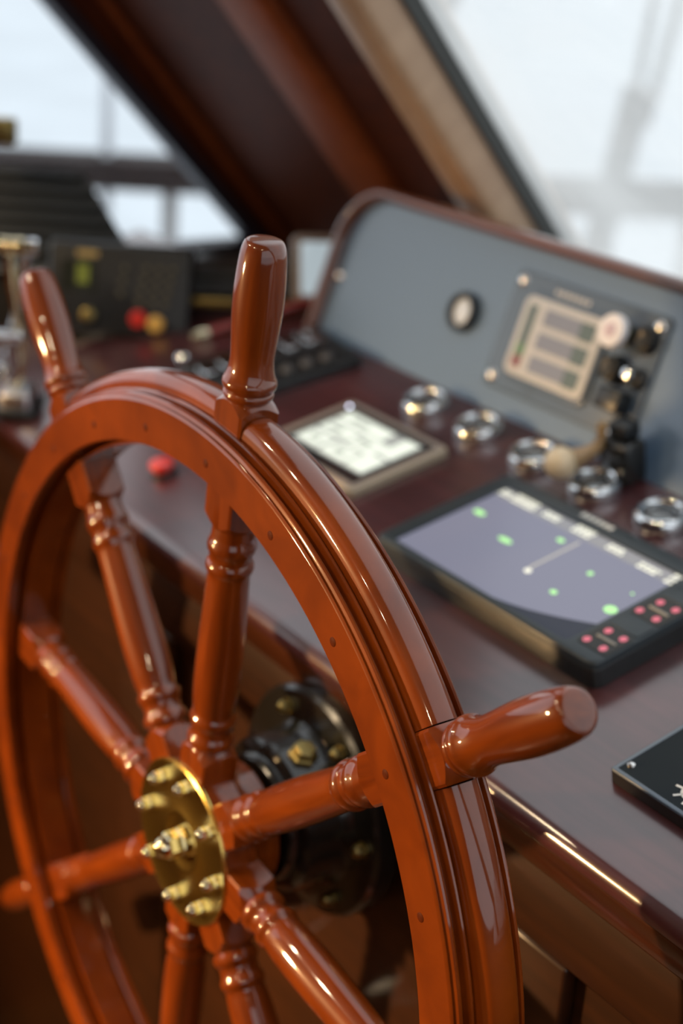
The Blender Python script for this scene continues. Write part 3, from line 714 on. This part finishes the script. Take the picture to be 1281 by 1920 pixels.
# engine control levers
tc = empty('engine_control', facing((-.548, .109, .118)), 'chrome and brass engine control levers at the left picture edge', 'engine control')
box('pedestal', -.016, .013, -.003, .022, -.030, .012, mat('satin_chrome', (0.80, 0.80, 0.84), 0.28, 1.0), tc, bev=.004, seg=3)
box('base', -.060, .020, -.003, .006, -.040, .020, M_BLACK, tc, bev=.002)
arm = tube('lever_arm', [(-.006, .022, -.010), (.000, .030, -.008), (.004, .050, -.006), (.0035, .070, -.005), (-.001, .095, -.004), (-.005, .122, -.002), (-.0065, .152, 0)], [.0042, .0040, .0038, .0038, .0040, .0050, .0046], M_BRASS2, tc)
lathe('grip', [(0, -.014), (.0070, -.013), (.0082, -.008), (.0072, -.002), (.0082, .004), (.0078, .011), (0, .012)], M_BRASS2, arm, T(-.003, .160, 0) @ Matrix.Rotation(math.pi / 2, 4, 'Y'), seg=28)
arm2 = tube('lever_arm', [(-.020, .022, -.020), (-.012, .070, -.014), (.003, .110, -.006), (.005, .127, -.003), (.010, .152, 0)], [.0042, .0042, .0048, .0062, .0046], M_CHROME, tc)
lathe('grip', [(0, -.006), (.0074, -.005), (.0082, 0), (.0074, .005), (0, .006)], M_CHROME, arm2, T(.0155, .160, 0) @ Matrix.Rotation(math.pi / 2, 4, 'Y'), seg=28)
lathe('cross_bar', [(0, -.03), (.0055, -.029), (.0055, .020), (.0045, .0215), (0, .022)], M_CHROME, tc, T(-.016, .075, .004) @ Matrix.Rotation(math.pi / 2, 4, 'Y'), seg=24)
lathe('side_knob', [(0, -.022), (.0070, -.020), (.0088, 0), (.0070, .010), (0, .013)], M_CHROME, tc, T(-.020, .041, .006) @ Matrix.Rotation(math.pi / 2, 4, 'Y'), seg=28)
# tilted monitor at the end of the panel
mn = empty('tilted_monitor', facing((-.548, .455, .198), math.radians(-20), math.radians(12)), 'small tilted monitor with pale glowing screen beside the panel end', 'monitor')
plate('body', rrect(-.030, .030, -.004, .068, .006), -.014, 0, M_SMALLBODY, mn, bev=.002)
plate('screen', rrect(-.023, .026, .004, .060, .003), 0, .0006, mat('monitor_screen', (0.25, 0.3, 0.33), 0.2, coat=1.0, emit=(0.62, 0.76, 0.84), estr=0.55), mn)
box('foot', -.012, .012, -.016, .0, -.018, -.004, M_BLACK, mn, bev=.002)
# brass rail, pen and knob
tag(box('brass_rail', -.030, .170, 0, .009, -.004, .004, M_OLDBRASS, None, facing((-.610, .340, .186)) @ Matrix.Rotation(math.radians(2), 4, 'Z'), bev=.003), 'flat brass rail running behind the upright wheel handle', 'rail')
pn = empty('marker_pen', dash(-.5640, .2440, .0060), 'dark red pen with gold tip lying left of the upright wheel handle', 'pen')
tube('barrel', [(0, 0, 0), (.014, .050, .003), (.028, .110, .006)], .0055, M_REDPEN, pn); tube('tip', [(-.005, -.018, -.001), (-.0025, -.009, -.0005), (0, 0, 0)], [.004, .0062, .0062], M_BRASS2, pn)
kb = empty('chrome_stud', dash(-.5260, .1930), 'small chrome stud on the dashboard below the radio set', 'stud')
lathe('stem', [(0, 0), (.0060, 0), (.0060, .004), (0, .004)], M_STEEL, kb, seg=20); lathe('head', [(.0050, .004), (.0078, .006), (.0080, .009), (.0055, .012), (0, .0130)], M_CHROME, kb, seg=24)

# ================================================================== outside
def ext(name, p, q, r, m, label, cat, group=None, sq_=False):
    o_ = tube(name, [p, q], r, m, None, None, 12); return tag(o_, label, cat, group)
RD = Vector((.5907, .8069, 0))
def rp(t, z): return Vector((-1.862, 1.090, 0)) + RD * t + Vector((0, 0, z))
rl = empty('deck_rail', T(-1.862, 1.090, 0), 'dark wooden deck rail on posts seen outside through the windows', 'railing')
bm = bmesh.new(); a_ = rp(-.85, .034) - Vector((-1.862, 1.09, 0)); b_ = rp(1.6, .075) - Vector((-1.862, 1.09, 0)); wv = Vector((-.8069, .5907, 0)) * .06
q0 = [bm.verts.new(p) for p in (a_ - wv, a_ + wv, a_ + wv + Vector((0, 0, .056)), a_ - wv + Vector((0, 0, .056)))]; q1 = [bm.verts.new(p) for p in (b_ - wv, b_ + wv, b_ + wv + Vector((0, 0, .056)), b_ - wv + Vector((0, 0, .056)))]
bm.faces.new(q0); bm.faces.new(list(reversed(q1)))
for i in range(4): bm.faces.new((q0[i], q0[(i + 1) % 4], q1[(i + 1) % 4], q1[i]))
bm_obj('handrail', bm, M_RAILW, rl)
for t in (-.75, -.085, .35, .95, 1.35):
    tube('post', [rp(t, -.95) - Vector((-1.862, 1.09, 0)), rp(t, .05 + .016 * t) - Vector((-1.862, 1.09, 0))], .016, M_GREYPAINT, rl, seg=12)
ext('shroud_line', rp(-.215, -.3), rp(-.190, 3.2), .011, M_PALEPAINT, 'pale vertical rigging line outside the left window', 'rigging')
ext('shroud_line', rp(-.62, -.3), rp(-.60, 3.2), .007, M_PALEPAINT, 'faint thin rigging line at the far left of the left window', 'rigging')
ext('mast_stay', (-1.440, 1.665, -.50), (-1.381, 1.748, .300), .030, M_STAY, 'thick grey leaning stay outside the right window', 'rigging')
ext('shroud_wire', (-1.387, 1.740, .215), (-1.345, 1.793, 1.20), .010, M_STAY, 'thin grey wire rising left of its twin from the thick stay', 'rigging')
ext('shroud_wire', (-1.368, 1.766, .230), (-1.285, 1.876, 1.20), .011, M_STAY, 'thin grey wire rising at the right of its twin from the thick stay', 'rigging')
ext('boom_line', (-1.660, 1.366, .190), (-1.575, 1.482, .56), .016, M_STAY, 'grey line crossing near the pillar edge outside the right window', 'rigging')
ext('boom_line', (-1.640, 1.393, .42), (-1.480, 1.612, -.10), .010, M_STAY, 'thin grey line slanting down to the right beside the pillar edge', 'rigging')
dk = box('ground_deck', -2.15, 1.8, -4, 6, -.99, -.95 - .045, M_DECK); struct(dk)
sea = new_obj('ground_sea', [(-150, -150, -2.2), (150, -150, -2.2), (150, 150, -2.2), (-150, 150, -2.2)], [(0, 1, 2, 3)], M_SEA); struct(sea)

# ================================================================== ceiling lamps
lm0 = None
M_LAMP = mat('lamp_disc', (0.9, 0.8, 0.6), 0.4, emit=(1.0, 0.62, 0.26), estr=8.0)
for i, (x, y, w) in enumerate(LAMPS):
    e = empty('ceiling_lamp', T(x, y, ZC), 'round brass-rimmed warm downlight in the cabin ceiling', 'lamp', 'ceiling downlights')
    if lm0 is None:
        r_ = lathe('rim', [(.030, 0), (.044, 0), (.044, -.006), (.040, -.010), (.032, -.010), (.030, -.006), (.030, 0)], M_BRASS2, e, seg=32)
        d_ = lathe('diffuser', [(0, -.004), (.030, -.004)], M_LAMP, e, seg=24); lm0 = (r_, d_)
    else:
        for c in lm0: link_copy(c, e)
    L_ = bpy.data.lights.new('lamp_light', 'AREA'); L_.shape = 'DISK'; L_.size = .035; L_.energy = w; L_.color = (1.0, 0.76, 0.48); L_.spread = math.radians(150)
    lo = bpy.data.objects.new('lamp_light', L_); COL.objects.link(lo); lo.parent = e; lo.matrix_local = T(0, 0, -.012)

for x, y, z, w in SCONCES:
    e = empty('wall_lamp', T(x, y, z), 'round brass wall lamp on the port wall behind the wheel', 'lamp')
    lathe('back_plate', [(0, 0), (.060, 0), (.060, .006), (.054, .010), (0, .010)], M_BRASS2, e, Matrix.Rotation(math.pi / 2, 4, 'Y'), seg=36)
    lathe('globe', [(0, .010)] + [(.05 * math.sin(t * math.pi / 10), .060 - .05 * math.cos(t * math.pi / 10)) for t in range(1, 10)] + [(0, .110)], M_LAMP, e, Matrix.Rotation(math.pi / 2, 4, 'Y'), seg=28)
    L_ = bpy.data.lights.new('lamp_light', 'AREA'); L_.shape = 'DISK'; L_.size = .08; L_.spread = math.radians(62); L_.energy = w; L_.color = (1.0, 0.62, 0.28)
    lo = bpy.data.objects.new('lamp_light', L_); COL.objects.link(lo); lo.parent = e; lo.matrix_local = T(.125, .03, 0) @ Vector((.85, 1.35, -.45)).to_track_quat('-Z', 'Y').to_matrix().to_4x4()
